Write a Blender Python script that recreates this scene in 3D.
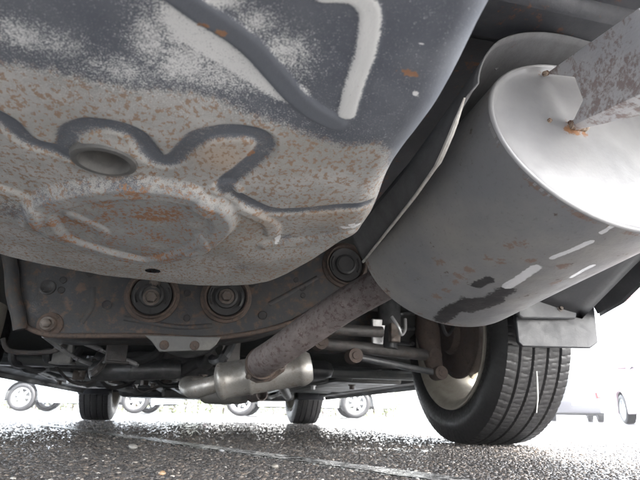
import bpy, bmesh, math, random
import numpy as np
from mathutils import Vector, Matrix, noise as mnoise
R = math.radians
random.seed(7); rng = np.random.default_rng(11)
scene = bpy.context.scene
for o in list(bpy.data.objects): bpy.data.objects.remove(o, do_unlink=True)
C = scene.collection

# ------------------------------------------------------------ camera, sky, sun, exposure
PITCH = math.atan(174/500); ROLL = R(1.2)
cam = bpy.data.cameras.new('camera'); camo = bpy.data.objects.new('camera', cam); C.objects.link(camo)
camo.matrix_world = Matrix.Translation((0, 0, .07)) @ Matrix.Rotation(math.pi/2 + PITCH, 4, 'X') @ Matrix.Rotation(ROLL, 4, 'Z')
cam.sensor_width = 36; cam.lens = 36*500/640; cam.clip_start = .01; cam.clip_end = 2000
cam.dof.use_dof = True; cam.dof.focus_distance = .62; cam.dof.aperture_fstop = 18
scene.camera = camo
SUN_EL, SUN_AZ = R(48), R(128)          # azimuth clockwise from +Y: behind and to the right of the camera
w = bpy.data.worlds.new('World'); scene.world = w; w.use_nodes = True
wn = w.node_tree.nodes; wl = w.node_tree.links; wn.clear()
sky = wn.new('ShaderNodeTexSky'); sky.sky_type = 'NISHITA'; sky.sun_disc = False
sky.sun_elevation = SUN_EL; sky.sun_rotation = SUN_AZ; sky.dust_density = 4; sky.air_density = 1.2; sky.ozone_density = 1
hs = wn.new('ShaderNodeHueSaturation'); hs.inputs['Saturation'].default_value = .32
bg = wn.new('ShaderNodeBackground'); bg.inputs['Strength'].default_value = .15
wo = wn.new('ShaderNodeOutputWorld')
wl.new(sky.outputs[0], hs.inputs['Color']); wl.new(hs.outputs[0], bg.inputs['Color']); wl.new(bg.outputs[0], wo.inputs[0])
sl = bpy.data.lights.new('sun', 'SUN'); sl.energy = 1.2; sl.angle = R(14); sl.color = (1, .97, .92)
so = bpy.data.objects.new('sun', sl); C.objects.link(so)
sd = Vector((math.sin(SUN_AZ)*math.cos(SUN_EL), math.cos(SUN_AZ)*math.cos(SUN_EL), math.sin(SUN_EL)))
so.rotation_euler = sd.to_track_quat('Z', 'Y').to_euler(); so.location = (4, -4, 6)
scene.view_settings.view_transform = 'Standard'; scene.view_settings.look = 'None'
scene.view_settings.exposure = 3.72; scene.view_settings.gamma = 1
scene.view_settings.use_curve_mapping = False
scene.render.engine = 'CYCLES'
scene.cycles.max_bounces = 6; scene.cycles.diffuse_bounces = 4; scene.cycles.glossy_bounces = 3; scene.cycles.transmission_bounces = 2

# ------------------------------------------------------------ materials
class NT:
    def __init__(s, name):
        s.m = bpy.data.materials.new(name); s.m.use_nodes = True
        s.n = s.m.node_tree.nodes; s.l = s.m.node_tree.links
        s.b = s.n['Principled BSDF']; s.co = s.n.new('ShaderNodeTexCoord').outputs['Object']
    def lk(s, a, b): s.l.new(a, b)
    def noise(s, sc, det=4, rough=.6, stretch=None, off=0):
        t = s.n.new('ShaderNodeTexNoise'); t.inputs['Scale'].default_value = sc; t.inputs['Detail'].default_value = det
        t.inputs['Roughness'].default_value = rough
        mp = s.n.new('ShaderNodeMapping'); mp.inputs['Location'].default_value = (off, off*.7, off*1.3)
        if stretch: mp.inputs['Scale'].default_value = stretch
        s.lk(s.co, mp.inputs[0]); s.lk(mp.outputs[0], t.inputs['Vector']); return t.outputs['Fac']
    def vor(s, sc, feat='F1'):
        t = s.n.new('ShaderNodeTexVoronoi'); t.inputs['Scale'].default_value = sc; t.feature = feat
        s.lk(s.co, t.inputs['Vector']); return t.outputs['Distance']
    def ramp(s, f, a, b, v0=0., v1=1.):
        t = s.n.new('ShaderNodeMapRange'); t.interpolation_type = 'SMOOTHSTEP'
        for k, v in zip(('From Min', 'From Max', 'To Min', 'To Max'), (a, b, v0, v1)): t.inputs[k].default_value = v
        s.lk(f, t.inputs['Value']); return t.outputs[0]
    def math(s, op, a, b=0.):
        t = s.n.new('ShaderNodeMath'); t.operation = op
        for i, x in enumerate((a, b)):
            if isinstance(x, (int, float)): t.inputs[i].default_value = x
            else: s.lk(x, t.inputs[i])
        return t.outputs[0]
    def mix(s, f, a, b):
        t = s.n.new('ShaderNodeMix'); t.data_type = 'RGBA'
        for i, x in ((0, f), (6, a), (7, b)):
            if isinstance(x, (int, float)): t.inputs[i].default_value = x
            elif isinstance(x, tuple): t.inputs[i].default_value = (*x, 1) if len(x) == 3 else x
            else: s.lk(x, t.inputs[i])
        return t.outputs[2]
    def attr(s, name, out='Fac'):
        t = s.n.new('ShaderNodeAttribute'); t.attribute_name = name; return t.outputs[out]
    def bump(s, h, st, dist=.002):
        t = s.n.new('ShaderNodeBump'); t.inputs['Strength'].default_value = st; t.inputs['Distance'].default_value = dist
        s.lk(h, t.inputs['Height']); s.lk(t.outputs[0], s.b.inputs['Normal'])
    def set(s, col=None, rough=None, metal=None, spec=None):
        for k, x in (('Base Color', col), ('Roughness', rough), ('Metallic', metal), ('Specular IOR Level', spec)):
            if x is None: continue
            if isinstance(x, (int, float)): s.b.inputs[k].default_value = x
            elif isinstance(x, tuple): s.b.inputs[k].default_value = (*x, 1)
            else: s.lk(x, s.b.inputs[k])

def grimy(name, base, dirt, rust=(.16, .065, .03), rust_lo=.6, rust_hi=.75, dirt_lo=.4, dirt_hi=.7, rough=(.4, .75), metal=0., sc=14, bump=.35, dirtmax=.8):
    t = NT(name)
    n1 = t.noise(sc, 6, .65); n2 = t.noise(sc*2.3, 6, .7, off=3.1); n3 = t.noise(sc*14, 4, .7, off=7)
    c = t.mix(t.ramp(n1, dirt_lo, dirt_hi, 0, dirtmax), base, dirt)
    rf = t.ramp(t.math('ADD', n2, t.math('MULTIPLY', t.math('SUBTRACT', n3, .5), .35)), rust_lo, rust_hi)
    c = t.mix(rf, c, rust)
    c = t.mix(t.ramp(n3, .35, .7, 0, .25), c, tuple(.55*x for x in base))
    t.set(c, t.ramp(n1, .3, .7, rough[0], rough[1]), t.math('MULTIPLY', t.math('SUBTRACT', 1., rf), metal))
    t.bump(t.math('ADD', n3, t.math('MULTIPLY', n2, .7)), bump, .0015)
    return t.m

M = {}
# spotted undercoat of the spare wheel well: masks for wear and painted shade are stored on the mesh, grain comes from noise
t = NT('worn_undercoat')
nf = t.noise(1250, 3, .75); nm = t.noise(230, 5, .7, off=2); nl = t.noise(22, 5, .6, off=5); nr = t.noise(290, 4, .6, (1, .6, 1), off=9)
nr2 = t.noise(420, 3, .6, off=4)
c = t.mix(t.ramp(nl, .35, .65), (.125, .134, .158), (.165, .175, .198))
c = t.mix(t.ramp(nf, .66, .74, 0, .5), c, (.33, .33, .33))
be = t.ramp(t.math('ADD', t.attr('beige'), t.math('ADD', t.math('MULTIPLY', t.math('SUBTRACT', nf, .5), 2.2), t.math('MULTIPLY', t.math('SUBTRACT', nm, .5), 1.0))), .36, .64)
bcol = t.mix(t.ramp(nl, .35, .68), (.42, .415, .40), (.53, .52, .50))
bcol = t.mix(t.ramp(nm, .45, .7, 0, .45), bcol, (.31, .305, .295))
bcol = t.mix(t.attr('tan'), bcol, t.mix(nm, (.50, .39, .29), (.56, .46, .37)))
ng = t.noise(10, 5, .65, off=12)
bcol = t.mix(t.ramp(ng, .42, .68, 0, .55), bcol, (.33, .31, .275))
spots = t.ramp(t.math('ADD', nr, t.math('MULTIPLY', t.math('SUBTRACT', nr2, .5), .4)), .53, .585, 0, .8)
bcol = t.mix(spots, bcol, t.mix(nr2, (.26, .15, .085), (.40, .26, .165)))
c = t.mix(be, c, bcol)
wh = t.ramp(t.math('ADD', t.attr('white'), t.math('ADD', t.math('MULTIPLY', t.math('SUBTRACT', nf, .5), 3.2), t.math('MULTIPLY', t.math('SUBTRACT', nm, .5), .9))), .40, .62)
c = t.mix(wh, c, t.mix(nl, (.70, .70, .69), (.80, .80, .79)))
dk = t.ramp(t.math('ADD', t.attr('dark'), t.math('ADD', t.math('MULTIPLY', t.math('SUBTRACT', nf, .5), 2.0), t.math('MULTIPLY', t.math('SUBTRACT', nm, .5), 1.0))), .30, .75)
c = t.mix(t.ramp(t.math('ADD', t.attr('disc'), t.math('MULTIPLY', t.math('SUBTRACT', nm, .5), .6)), .3, .8, 0, .8), c, t.mix(nl, (.27, .28, .285), (.36, .36, .355)))
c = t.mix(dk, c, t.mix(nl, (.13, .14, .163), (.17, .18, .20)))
ru = t.ramp(t.math('ADD', t.attr('rust'), t.math('ADD', t.math('MULTIPLY', t.math('SUBTRACT', nr, .5), 1.3), t.math('MULTIPLY', t.math('SUBTRACT', nr2, .5), .9))), .42, .6)
c = t.mix(ru, c, t.mix(nm, (.24, .10, .055), (.46, .29, .18)))
ch = t.ramp(t.math('ADD', t.attr('chip'), t.math('MULTIPLY', t.math('SUBTRACT', nm, .5), 1.6)), .45, .55)
c = t.mix(ch, c, (.8, .8, .8))
t.set(c, t.ramp(nl, .3, .7, .72, .9), 0., .2)
t.bump(t.math('ADD', t.math('MULTIPLY', nf, .6), t.math('ADD', t.math('MULTIPLY', nr, .5), t.math('MULTIPLY', nl, 1.5))), .45, .0012)
M['pan'] = t.m

# muffler steel: dull grey coating, soot, brown scabs, wet streaks with the sky's reflection painted in pale
t = NT('aluminised_steel')
n1 = t.noise(9, 5, .6); n2 = t.noise(55, 5, .65, off=3); n3 = t.noise(260, 3, .6, off=6)
c = t.mix(t.ramp(n1, .35, .7), (.215, .215, .226), (.30, .285, .27))
c = t.mix(t.ramp(n3, .55, .75, 0, .35), c, (.14, .13, .13))
sc = t.ramp(t.math('ADD', t.attr('rust'), t.math('ADD', t.math('MULTIPLY', t.math('SUBTRACT', n2, .5), 2.2), t.math('MULTIPLY', t.math('SUBTRACT', n3, .5), 2.0))), .45, .95, 0, .85)
c = t.mix(sc, c, t.mix(n3, (.14, .085, .07), (.26, .17, .13)))
sp = t.ramp(t.math('ADD', n2, t.math('MULTIPLY', n3, .25)), .80, .84, 0, .55)
c = t.mix(sp, c, (.10, .07, .06))
so_ = t.ramp(t.math('ADD', t.attr('soot'), t.math('ADD', t.math('MULTIPLY', t.math('SUBTRACT', n2, .5), 1.5), t.math('MULTIPLY', t.math('SUBTRACT', n3, .5), 1.2))), .30, .72)
c = t.mix(so_, c, (.035, .033, .036))
wet_glint = t.ramp(t.math('ADD', t.attr('wet'), t.math('ADD', t.math('MULTIPLY', t.math('SUBTRACT', n2, .5), 1.2), t.math('MULTIPLY', t.math('SUBTRACT', n3, .5), .7))), .36, .60)
c = t.mix(wet_glint, c, (.75, .75, .77))  # sky reflection in the water film painted on as pale colour
rg = t.math('SUBTRACT', t.ramp(n2, .3, .7, .42, .58), t.math('MULTIPLY', wet_glint, .36))
t.set(c, rg, t.math('MULTIPLY', t.math('SUBTRACT', 1., sc), .2))
t.bump(t.math('ADD', n3, t.math('MULTIPLY', n2, .6)), .18, .0012)
M['muffler'] = t.m
t = NT('end_cap_steel')
n1 = t.noise(12, 5, .6); n2 = t.noise(70, 5, .65, off=3); n3 = t.noise(300, 3, .6, off=6)
c = t.mix(t.ramp(n1, .3, .7), (.27, .268, .275), (.34, .336, .34))
sc = t.ramp(t.math('ADD', t.attr('rust'), t.math('ADD', t.math('MULTIPLY', t.math('SUBTRACT', n2, .5), 1.6), t.math('MULTIPLY', t.math('SUBTRACT', n3, .5), .8))), .5, .7)
c = t.mix(sc, c, t.mix(n3, (.12, .05, .025), (.34, .18, .09)))
t.set(c, t.ramp(n2, .3, .7, .38, .5), t.math('MULTIPLY', t.math('SUBTRACT', 1., sc), .35)); t.bump(n3, .1, .001)
M['cap'] = t.m
t = NT('rusty_bracket_steel')
n2 = t.noise(85, 6, .7, off=3); n3 = t.noise(280, 3, .6, off=6); n1 = t.noise(16, 3)
c = t.mix(t.ramp(n1, .3, .7), (.50, .50, .52), (.60, .59, .59))
sc = t.ramp(t.math('ADD', t.math('MULTIPLY', n1, .5), t.math('ADD', n2, t.math('MULTIPLY', t.math('SUBTRACT', n3, .5), .6))), .72, .92, 0, .8)
c = t.mix(sc, c, t.mix(n3, (.20, .13, .12), (.36, .27, .24)))
t.set(c, t.ramp(sc, 0, 1, .4, .8), .1); t.bump(t.math('SUBTRACT', n3, t.math('MULTIPLY', sc, .7)), .5, .0015)
M['bracket'] = t.m
M['weld'] = grimy('rusty_weld', (.45, .36, .28), (.22, .10, .05), (.12, .045, .025), .5, .6, sc=60, rough=(.5, .9), bump=.9)
M['shield'] = grimy('heat_shield_steel', (.13, .13, .135), (.09, .088, .088), (.11, .075, .06), .68, .8, sc=22, metal=.1, rough=(.6, .8), bump=.2)
M['shield_edge'] = grimy('bright_sheet_edge', (.62, .60, .56), (.42, .38, .33), (.25, .16, .10), .62, .74, sc=60, rough=(.35, .6))
M['pipe'] = grimy('brown_scaled_pipe', (.17, .145, .14), (.27, .235, .225), (.085, .055, .048), .48, .64, sc=52, rough=(.5, .8), metal=.25, bump=.6)
M['resonator'] = grimy('heat_tinted_steel', (.33, .315, .295), (.22, .205, .185), (.13, .085, .065), .54, .74, sc=34, rough=(.3, .55), metal=.6, bump=.04)
M['subframe'] = grimy('subframe_paint', (.020, .022, .026), (.058, .054, .05), (.085, .05, .033), .49, .66, sc=21, rough=(.45, .8), bump=.5)
M['rust_ring'] = grimy('rust_ring', (.075, .052, .042), (.13, .092, .07), (.035, .028, .026), .48, .66, sc=60, rough=(.6, .9), bump=.7)
M['bolt'] = grimy('grimy_bolt', (.12, .10, .088), (.07, .058, .05), (.10, .055, .035), .52, .7, sc=70, metal=.4, rough=(.4, .7))
M['black_rubber'] = grimy('black_rubber', (.02, .02, .021), (.045, .043, .043), (.055, .042, .035), .7, .8, sc=40, rough=(.5, .8))
M['hole_shade'] = grimy('recess_shade', (.01, .01, .011), (.02, .018, .018), sc=40)  # near-black stands for the shade inside holes and slots
M['floor'] = grimy('floor_underseal', (.055, .060, .063), (.13, .127, .118), (.15, .10, .07), .64, .78, sc=8, rough=(.35, .7), bump=.5)
M['floor_grey'] = grimy('dusty_floor_steel', (.10, .10, .098), (.20, .19, .175), (.16, .10, .07), .66, .8, sc=12, rough=(.35, .65), bump=.3)
M['link'] = grimy('suspension_arm_paint', (.04, .037, .037), (.11, .10, .095), (.09, .055, .04), .56, .72, sc=32, rough=(.4, .7), bump=.5)
M['black_metal'] = grimy('black_metal', (.034, .036, .040), (.10, .098, .098), (.11, .075, .055), .66, .8, sc=30, rough=(.28, .55), bump=.3)
M['brake'] = grimy('rusty_brake', (.07, .05, .042), (.115, .085, .07), (.05, .03, .022), .5, .7, sc=40, rough=(.6, .9), bump=.6)
M['rim'] = grimy('cream_rim', (.36, .335, .285), (.26, .23, .19), (.20, .13, .08), .64, .8, sc=22, rough=(.4, .65), bump=.2)
M['plastic'] = grimy('dark_bumper_plastic', (.035, .037, .042), (.075, .075, .08), (.09, .08, .07), .7, .85, sc=14, rough=(.4, .6), bump=.15)
M['flap'] = grimy('grey_mud_flap', (.012, .013, .017), (.022, .023, .027), (.022, .02, .019), .7, .85, sc=26, rough=(.35, .55), bump=.15)
M['trunk'] = grimy('trunk_floor_paint', (.045, .047, .056), (.10, .10, .105), (.20, .085, .045), .60, .70, sc=9, rough=(.4, .7), bump=.3)
M['alu'] = grimy('bare_metal', (.55, .55, .56), (.4, .39, .38), (.2, .15, .12), .7, .85, sc=30, rough=(.25, .5), metal=.6, bump=.2)
# tyre
t = NT('tyre_rubber'); n1 = t.noise(18, 5, .6); n2 = t.noise(130, 4, .6, off=2)
c = t.mix(t.ramp(n1, .35, .7), (.009, .009, .010), (.018, .0175, .018)); c = t.mix(t.ramp(n2, .62, .75, 0, .5), c, (.05, .048, .045))
t.set(c, t.ramp(n2, .3, .7, .3, .6)); t.bump(n2, .3, .0012); M['tyre'] = t.m
# car paints, glass, lamps
def paint(name, col):
    t = NT(name); n1 = t.noise(6, 4); n2 = t.noise(300, 2, off=3)
    c = t.mix(t.ramp(n1, .35, .7, 0, .5), col, tuple(.86*x for x in col)); t.set(c, t.ramp(n2, .3, .7, .22, .32))
    t.b.inputs['Coat Weight'].default_value = .6; t.b.inputs['Coat Roughness'].default_value = .06; return t.m
M['silver'] = paint('silver_paint', (.55, .56, .58)); M['white'] = paint('white_paint', (.80, .80, .79))
M['grey'] = paint('grey_paint', (.36, .37, .39)); M['darkgrey'] = paint('dark_grey_paint', (.05, .052, .06)); M['maroon'] = paint('maroon_paint', (.42, .30, .34)); M['bluegrey'] = paint('pale_blue_paint', (.52, .57, .63))
t = NT('window_glass'); n1 = t.noise(30, 3); t.set(t.mix(n1, (.02, .024, .028), (.035, .038, .042)), t.ramp(n1, .3, .7, .04, .12)); M['glass'] = t.m
t = NT('red_lamp'); n1 = t.noise(80, 3); t.set(t.mix(n1, (.42, .03, .03), (.52, .06, .06)), .15); M['lamp'] = t.m
t = NT('clear_lamp'); n1 = t.noise(80, 3); t.set(t.mix(n1, (.6, .6, .6), (.75, .75, .74)), .1); M['clear'] = t.m
t = NT('number_plate'); n1 = t.noise(20, 3); t.set(t.mix(n1, (.72, .72, .68), (.78, .78, .75)), .35); M['plate'] = t.m

# ------------------------------------------------------------ mesh helpers
def frame_of(d):
    d = Vector(d).normalized(); a = Vector((0, 0, 1)) if abs(d.z) < .9 else Vector((1, 0, 0))
    e1 = d.cross(a).normalized(); return d, e1, e1.cross(d).normalized()
class MB:
    def __init__(s): s.v = []; s.f = []; s.mi = []
    def add(s, vs, fs, mi=0):
        k = len(s.v); s.v += [tuple(x) for x in vs]; s.f += [tuple(i+k for i in q) for q in fs]; s.mi += [mi]*len(fs); return s
    def box(s, c, sz, rot=None, mi=0):
        vs = [Vector((x*sz[0]/2, y*sz[1]/2, z*sz[2]/2)) for x in (-1, 1) for y in (-1, 1) for z in (-1, 1)]
        if rot is not None: vs = [rot @ q for q in vs]
        vs = [q + Vector(c) for q in vs]
        return s.add(vs, [(0,1,3,2),(4,6,7,5),(0,4,5,1),(2,3,7,6),(0,2,6,4),(1,5,7,3)], mi)
    def tube(s, pts, r, n=16, caps=True, mi=0, ov=1.):
        pts = [Vector(p) for p in pts]; m = len(pts); rs = r if isinstance(r, (list, tuple)) else [r]*m
        vs = []; pe = None
        for i, p in enumerate(pts):
            d = (pts[min(i+1, m-1)] - pts[max(i-1, 0)]).normalized()
            if pe is None: _, e1, e2 = frame_of(d)
            else:
                e1 = (pe - d*pe.dot(d)).normalized(); e2 = e1.cross(d)
            pe = e1
            for k in range(n):
                a = 2*math.pi*k/n; vs.append(p + e1*(rs[i]*math.cos(a)) + e2*(rs[i]*ov*math.sin(a)))
        fs = [(i*n+k, i*n+(k+1) % n, (i+1)*n+(k+1) % n, (i+1)*n+k) for i in range(m-1) for k in range(n)]
        if caps: fs += [tuple(range(n-1, -1, -1)), tuple(range((m-1)*n, m*n))]
        return s.add(vs, fs, mi)
    def lathe(s, o, d, prof, n=32, mi=0, ov=(1, 1), closed=False):   # prof: (radius, distance along d)
        o = Vector(o); d, e1, e2 = frame_of(d); vs = []; m = len(prof)
        for r, x in prof:
            for k in range(n):
                a = 2*math.pi*k/n; vs.append(o + d*x + e1*(r*ov[0]*math.cos(a)) + e2*(r*ov[1]*math.sin(a)))
        fs = [(i*n+k, i*n+(k+1) % n, ((i+1) % m)*n+(k+1) % n, ((i+1) % m)*n+k) for i in range(m if closed else m-1) for k in range(n)]
        return s.add(vs, fs, mi)
    def prism(s, poly, th, mi=0):                                     # poly: 3D outline, th: thickness vector
        k = len(poly); th = Vector(th); vs = [Vector(p) for p in poly] + [Vector(p)+th for p in poly]
        fs = [tuple(range(k-1, -1, -1)), tuple(range(k, 2*k))] + [(i, (i+1) % k, k+(i+1) % k, k+i) for i in range(k)]
        return s.add(vs, fs, mi)
    def hexbolt(s, c, d, r, h, mi=0):
        s.lathe(c, d, [(r*1.45, 0), (r*1.45, h*.2), (r*1.0, h*.22)], 20, mi)
        return s.lathe(c, d, [(r, h*.2), (r, h*.9), (r*.85, h), (0.0001, h)], 6, mi)
    def sheet(s, grid, th=None, mi=0):                                # grid: rows of 3D points
        a = len(grid); b = len(grid[0]); vs = [p for row in grid for p in row]
        s.add(vs, [(i*b+j, i*b+j+1, (i+1)*b+j+1, (i+1)*b+j) for i in range(a-1) for j in range(b-1)], mi); return s
    def build(s, name, mats, parent=None, ang=38, bevel=0, solid=0, sub=0):
        me = bpy.data.meshes.new(name); me.from_pydata(s.v, [], s.f)
        for m in (mats if isinstance(mats, (list, tuple)) else [mats]): me.materials.append(M[m] if isinstance(m, str) else m)
        bm = bmesh.new(); bm.from_mesh(me); bmesh.ops.recalc_face_normals(bm, faces=bm.faces); bm.to_mesh(me); bm.free()
        me.polygons.foreach_set('material_index', s.mi); me.shade_smooth(); me.set_sharp_from_angle(angle=R(ang))
        o = bpy.data.objects.new(name, me); C.objects.link(o); o.parent = parent
        if solid: q = o.modifiers.new('thick', 'SOLIDIFY'); q.thickness = solid; q.offset = 0
        if bevel: q = o.modifiers.new('bevel', 'BEVEL'); q.width = bevel; q.segments = 2; q.limit_method = 'ANGLE'; q.angle_limit = R(40)
        if sub: q = o.modifiers.new('sub', 'SUBSURF'); q.levels = sub; q.render_levels = sub
        return o
def np_mesh(name, v, f, mat, parent=None, attrs=None, ang=40):
    me = bpy.data.meshes.new(name); v = np.asarray(v, np.float32); f = np.asarray(f, np.int32); k = f.shape[1]
    me.vertices.add(len(v)); me.vertices.foreach_set('co', v.ravel())
    me.loops.add(f.size); me.loops.foreach_set('vertex_index', f.ravel())
    me.polygons.add(len(f)); me.polygons.foreach_set('loop_start', np.arange(0, f.size, k, dtype=np.int32))
    me.update(calc_edges=True); me.validate()
    for n, a in (attrs or {}).items():
        at = me.attributes.new(n, 'FLOAT', 'POINT'); at.data.foreach_set('value', np.asarray(a, np.float32))
    me.materials.append(M[mat] if isinstance(mat, str) else mat); me.shade_smooth()
    if ang: me.set_sharp_from_angle(angle=R(ang))
    o = bpy.data.objects.new(name, me); C.objects.link(o); o.parent = parent; return o
def add_attr(o, name, vals):
    at = o.data.attributes.new(name, 'FLOAT', 'POINT'); at.data.foreach_set('value', np.asarray(vals, np.float32))
def empty(name, loc=(0, 0, 0), rz=0, parent=None, size=.1):
    o = bpy.data.objects.new(name, None); C.objects.link(o); o.location = loc; o.rotation_euler = (0, 0, rz); o.parent = parent; o.empty_display_size = size; return o
def tag(o, label=None, cat=None, group=None, kind=None):
    for k, x in (('label', label), ('category', cat), ('group', group), ('kind', kind)):
        if x: o[k] = x
    return o
def catmull(P, n=8, closed=False):
    P = [np.array(p, float) for p in P]; m = len(P); out = []
    for i in range(m if closed else m-1):
        g = lambda j: P[j % m] if closed else P[min(max(j, 0), m-1)]
        a, b, c, d = g(i-1), g(i), g(i+1), g(i+2)
        for k in range(n):
            t = k/n; out.append(.5*((2*b)+(-a+c)*t+(2*a-5*b+4*c-d)*t*t+(-a+3*b-3*c+d)*t**3))
    if not closed: out.append(P[-1])
    return np.array(out)
def seg_dist(P, L):
    d = np.full(len(P), 9.)
    for a, b in zip(L[:-1], L[1:]):
        ab = b-a; t = np.clip(((P-a) @ ab)/max(ab @ ab, 1e-12), 0, 1); d = np.minimum(d, np.hypot(*(P-(a+t[:, None]*ab)).T))
    return d
def inside(P, L):
    r = np.zeros(len(P), bool); m = len(L)
    for i in range(m):
        a, b = L[i], L[(i+1) % m]
        c = ((a[1] > P[:, 1]) != (b[1] > P[:, 1])) & (P[:, 0] < (b[0]-a[0])*(P[:, 1]-a[1])/(b[1]-a[1]+1e-15)+a[0]); r ^= c
    return r
def sdf(P, L):                       # positive inside
    L = np.asarray(L); d = seg_dist(P, np.vstack([L, L[:1]])); return np.where(inside(P, L), d, -d)
sm = lambda x, a, b: (lambda t: t*t*(3-2*t))(np.clip((x-a)/(b-a), 0, 1))

# ------------------------------------------------------------ ground
YAW = R(13); cy, sy = math.cos(YAW), math.sin(YAW)
def car2world(u, v, z=0.): return (u*cy - v*sy, u*sy + v*cy, z)
LINE_A, LINE_B = np.array(car2world(-1.45, 4.25)[:2]), np.array(car2world(.98, -.85)[:2])
t = NT('wet_asphalt'); n1 = t.noise(1.1, 4, .6); n2 = t.noise(140, 3, .6, off=2); n3 = t.noise(7, 4, .6, off=5); vd = t.vor(150)
c = t.mix(t.ramp(n1, .35, .7), (.030, .030, .031), (.046, .045, .044)); c = t.mix(t.ramp(n2, .58, .72, 0, .7), c, (.11, .10, .095))
t.set(c, t.math('ADD', t.ramp(n3, .35, .65, .12, .26), t.ramp(n2, .4, .7, 0, .10)))
t.bump(t.math('SUBTRACT', n2, t.math('MULTIPLY', vd, .8)), .12, .003); M['asphalt'] = t.m
g = MB().add([(-300, -300, 0), (300, -300, 0), (300, 300, 0), (-300, 300, 0)], [(0, 1, 2, 3)]).build('asphalt_ground', 'asphalt')
tag(g, kind='structure')
t = NT('worn_line_paint'); n1 = t.noise(60, 4, .7); n2 = t.noise(300, 3, off=2)
t.set(t.mix(t.ramp(t.math('ADD', n1, t.math('MULTIPLY', n2, .3)), .56, .68), (.38, .38, .37), (.04, .04, .04)), t.ramp(n2, .3, .7, .15, .4)); t.bump(n2, .6, .003); M['linepaint'] = t.m
dirv = (LINE_B-LINE_A)/np.linalg.norm(LINE_B-LINE_A); prp = np.array([-dirv[1], dirv[0]])
L_ = np.linalg.norm(LINE_B-LINE_A); rows = []
for i in range(240):
    q = LINE_A+dirv*L_*i/239; jw = .024+.008*mnoise.noise((i*.31, 2, 0)); jw2 = .024+.008*mnoise.noise((i*.27, 9, 0))
    rows.append([(*(q-prp*jw), .0022), (*(q+prp*jw2), .0022)])
tag(MB().sheet(rows).build('painted_line', 'linepaint'), kind='structure')

# stone chips in the asphalt near the lens: real, half sunk, one mass
def ico():
    bm = bmesh.new(); bmesh.ops.create_icosphere(bm, subdivisions=1, radius=1); v = np.array([x.co[:] for x in bm.verts]); f = np.array([[q.index for q in p.verts] for p in bm.faces]); bm.free(); return v, f
IV, IF = ico()
def chips(n, d0, d1, smin, smax, seed):
    r = np.random.default_rng(seed)
    d = d0*(d1/d0)**r.random(n) ; a = (r.random(n)-.5)*1.55
    px, py = d*np.sin(a), d*np.cos(a)
    s = smin+(smax-smin)*r.random(n)**2.2
    sc = s[:, None]*(.7+.6*r.random((n, 3))); sc[:, 2] *= .6
    rot = r.random(n)*6.28; k = len(IV)
    V = IV[None]*(1+.28*(r.random((n, k, 1))-.5))*sc[:, None]
    x = V[..., 0]*np.cos(rot)[:, None]-V[..., 1]*np.sin(rot)[:, None]; y = V[..., 0]*np.sin(rot)[:, None]+V[..., 1]*np.cos(rot)[:, None]
    z = V[..., 2] + (s*(-.34+.34*r.random(n)))[:, None]
    V = np.stack([x+px[:, None], y+py[:, None], z], -1).reshape(-1, 3)
    F = (IF[None]+(np.arange(n)*k)[:, None, None]).reshape(-1, 3)
    dl = np.abs((np.stack([px, py], -1)-LINE_A) @ prp); pt = (dl < .028) & (r.random(n) < .75)
    return V, F, np.repeat(r.random(n), k), np.repeat(pt, k).astype(float)
t = NT('wet_stone_chips'); n2 = t.noise(500, 3)
cr = t.n.new('ShaderNodeValToRGB'); e = cr.color_ramp.elements; e[0].color = (.05, .048, .048, 1); e[1].position = 1; e[1].color = (.50, .48, .45, 1)
for p, cc in ((.5, (.07, .066, .064)), (.75, (.10, .088, .08)), (.90, (.14, .115, .095)), (.955, (.19, .165, .145)), (.985, (.30, .27, .235))):
    x = e.new(p); x.color = (*cc, 1)
t.lk(t.attr('shade'), cr.inputs[0])
t.set(t.mix(t.attr('paint'), cr.outputs[0], (.34, .34, .33)), t.ramp(n2, .3, .7, .24, .48)); t.bump(n2, .35, .001); M['chips'] = t.m
V1 = chips(60000, .55, 1.3, .0013, .0038, 1); V2 = chips(46000, 1.25, 4.0, .0022, .006, 2)
o = np_mesh('asphalt_stone_chips', np.vstack([V1[0], V2[0]]), np.vstack([V1[1], V2[1]+len(V1[0])]), 'chips', None, {'shade': np.r_[V1[2], V2[2]], 'paint': np.r_[V1[3], V2[3]]}, ang=60)
tag(o, 'coarse wet stone chips standing out of the dark asphalt', 'stone chips', kind='stuff')
for k, (u, v, s, col, lab) in enumerate([(-.107, 1.086, .009, (.25, .24, .225), 'pale grey loose pebble lying alone on wet asphalt at left'), (-.029, .658, .0045, (.36, .24, .14), 'orange brown loose pebble nearest the bottom edge'),
        (.113, .732, .005, (.26, .24, .21), 'small cream loose pebble on wet asphalt near bottom centre'), (.057, 1.018, .005, (.33, .33, .34), 'small grey loose pebble between cream and pale pebbles')]):
    bm = bmesh.new(); bmesh.ops.create_icosphere(bm, subdivisions=2, radius=s)
    for q in bm.verts: q.co *= 1+.35*mnoise.noise(q.co/s*1.1+Vector((k*7, 0, 0))); q.co.z *= .62
    me = bpy.data.meshes.new('loose_pebble'); bm.to_mesh(me); bm.free(); me.shade_smooth()
    t = NT('pebble_stone'); n1 = t.noise(260, 4); t.set(t.mix(n1, col, tuple(.6*x for x in col)), .3); t.bump(n1, .4, .001); me.materials.append(t.m)
    o = bpy.data.objects.new('loose_pebble', me); C.objects.link(o); o.location = car2world(u, v, s*.45); tag(o, lab, 'pebble', 'loose pebbles on the asphalt')

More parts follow.
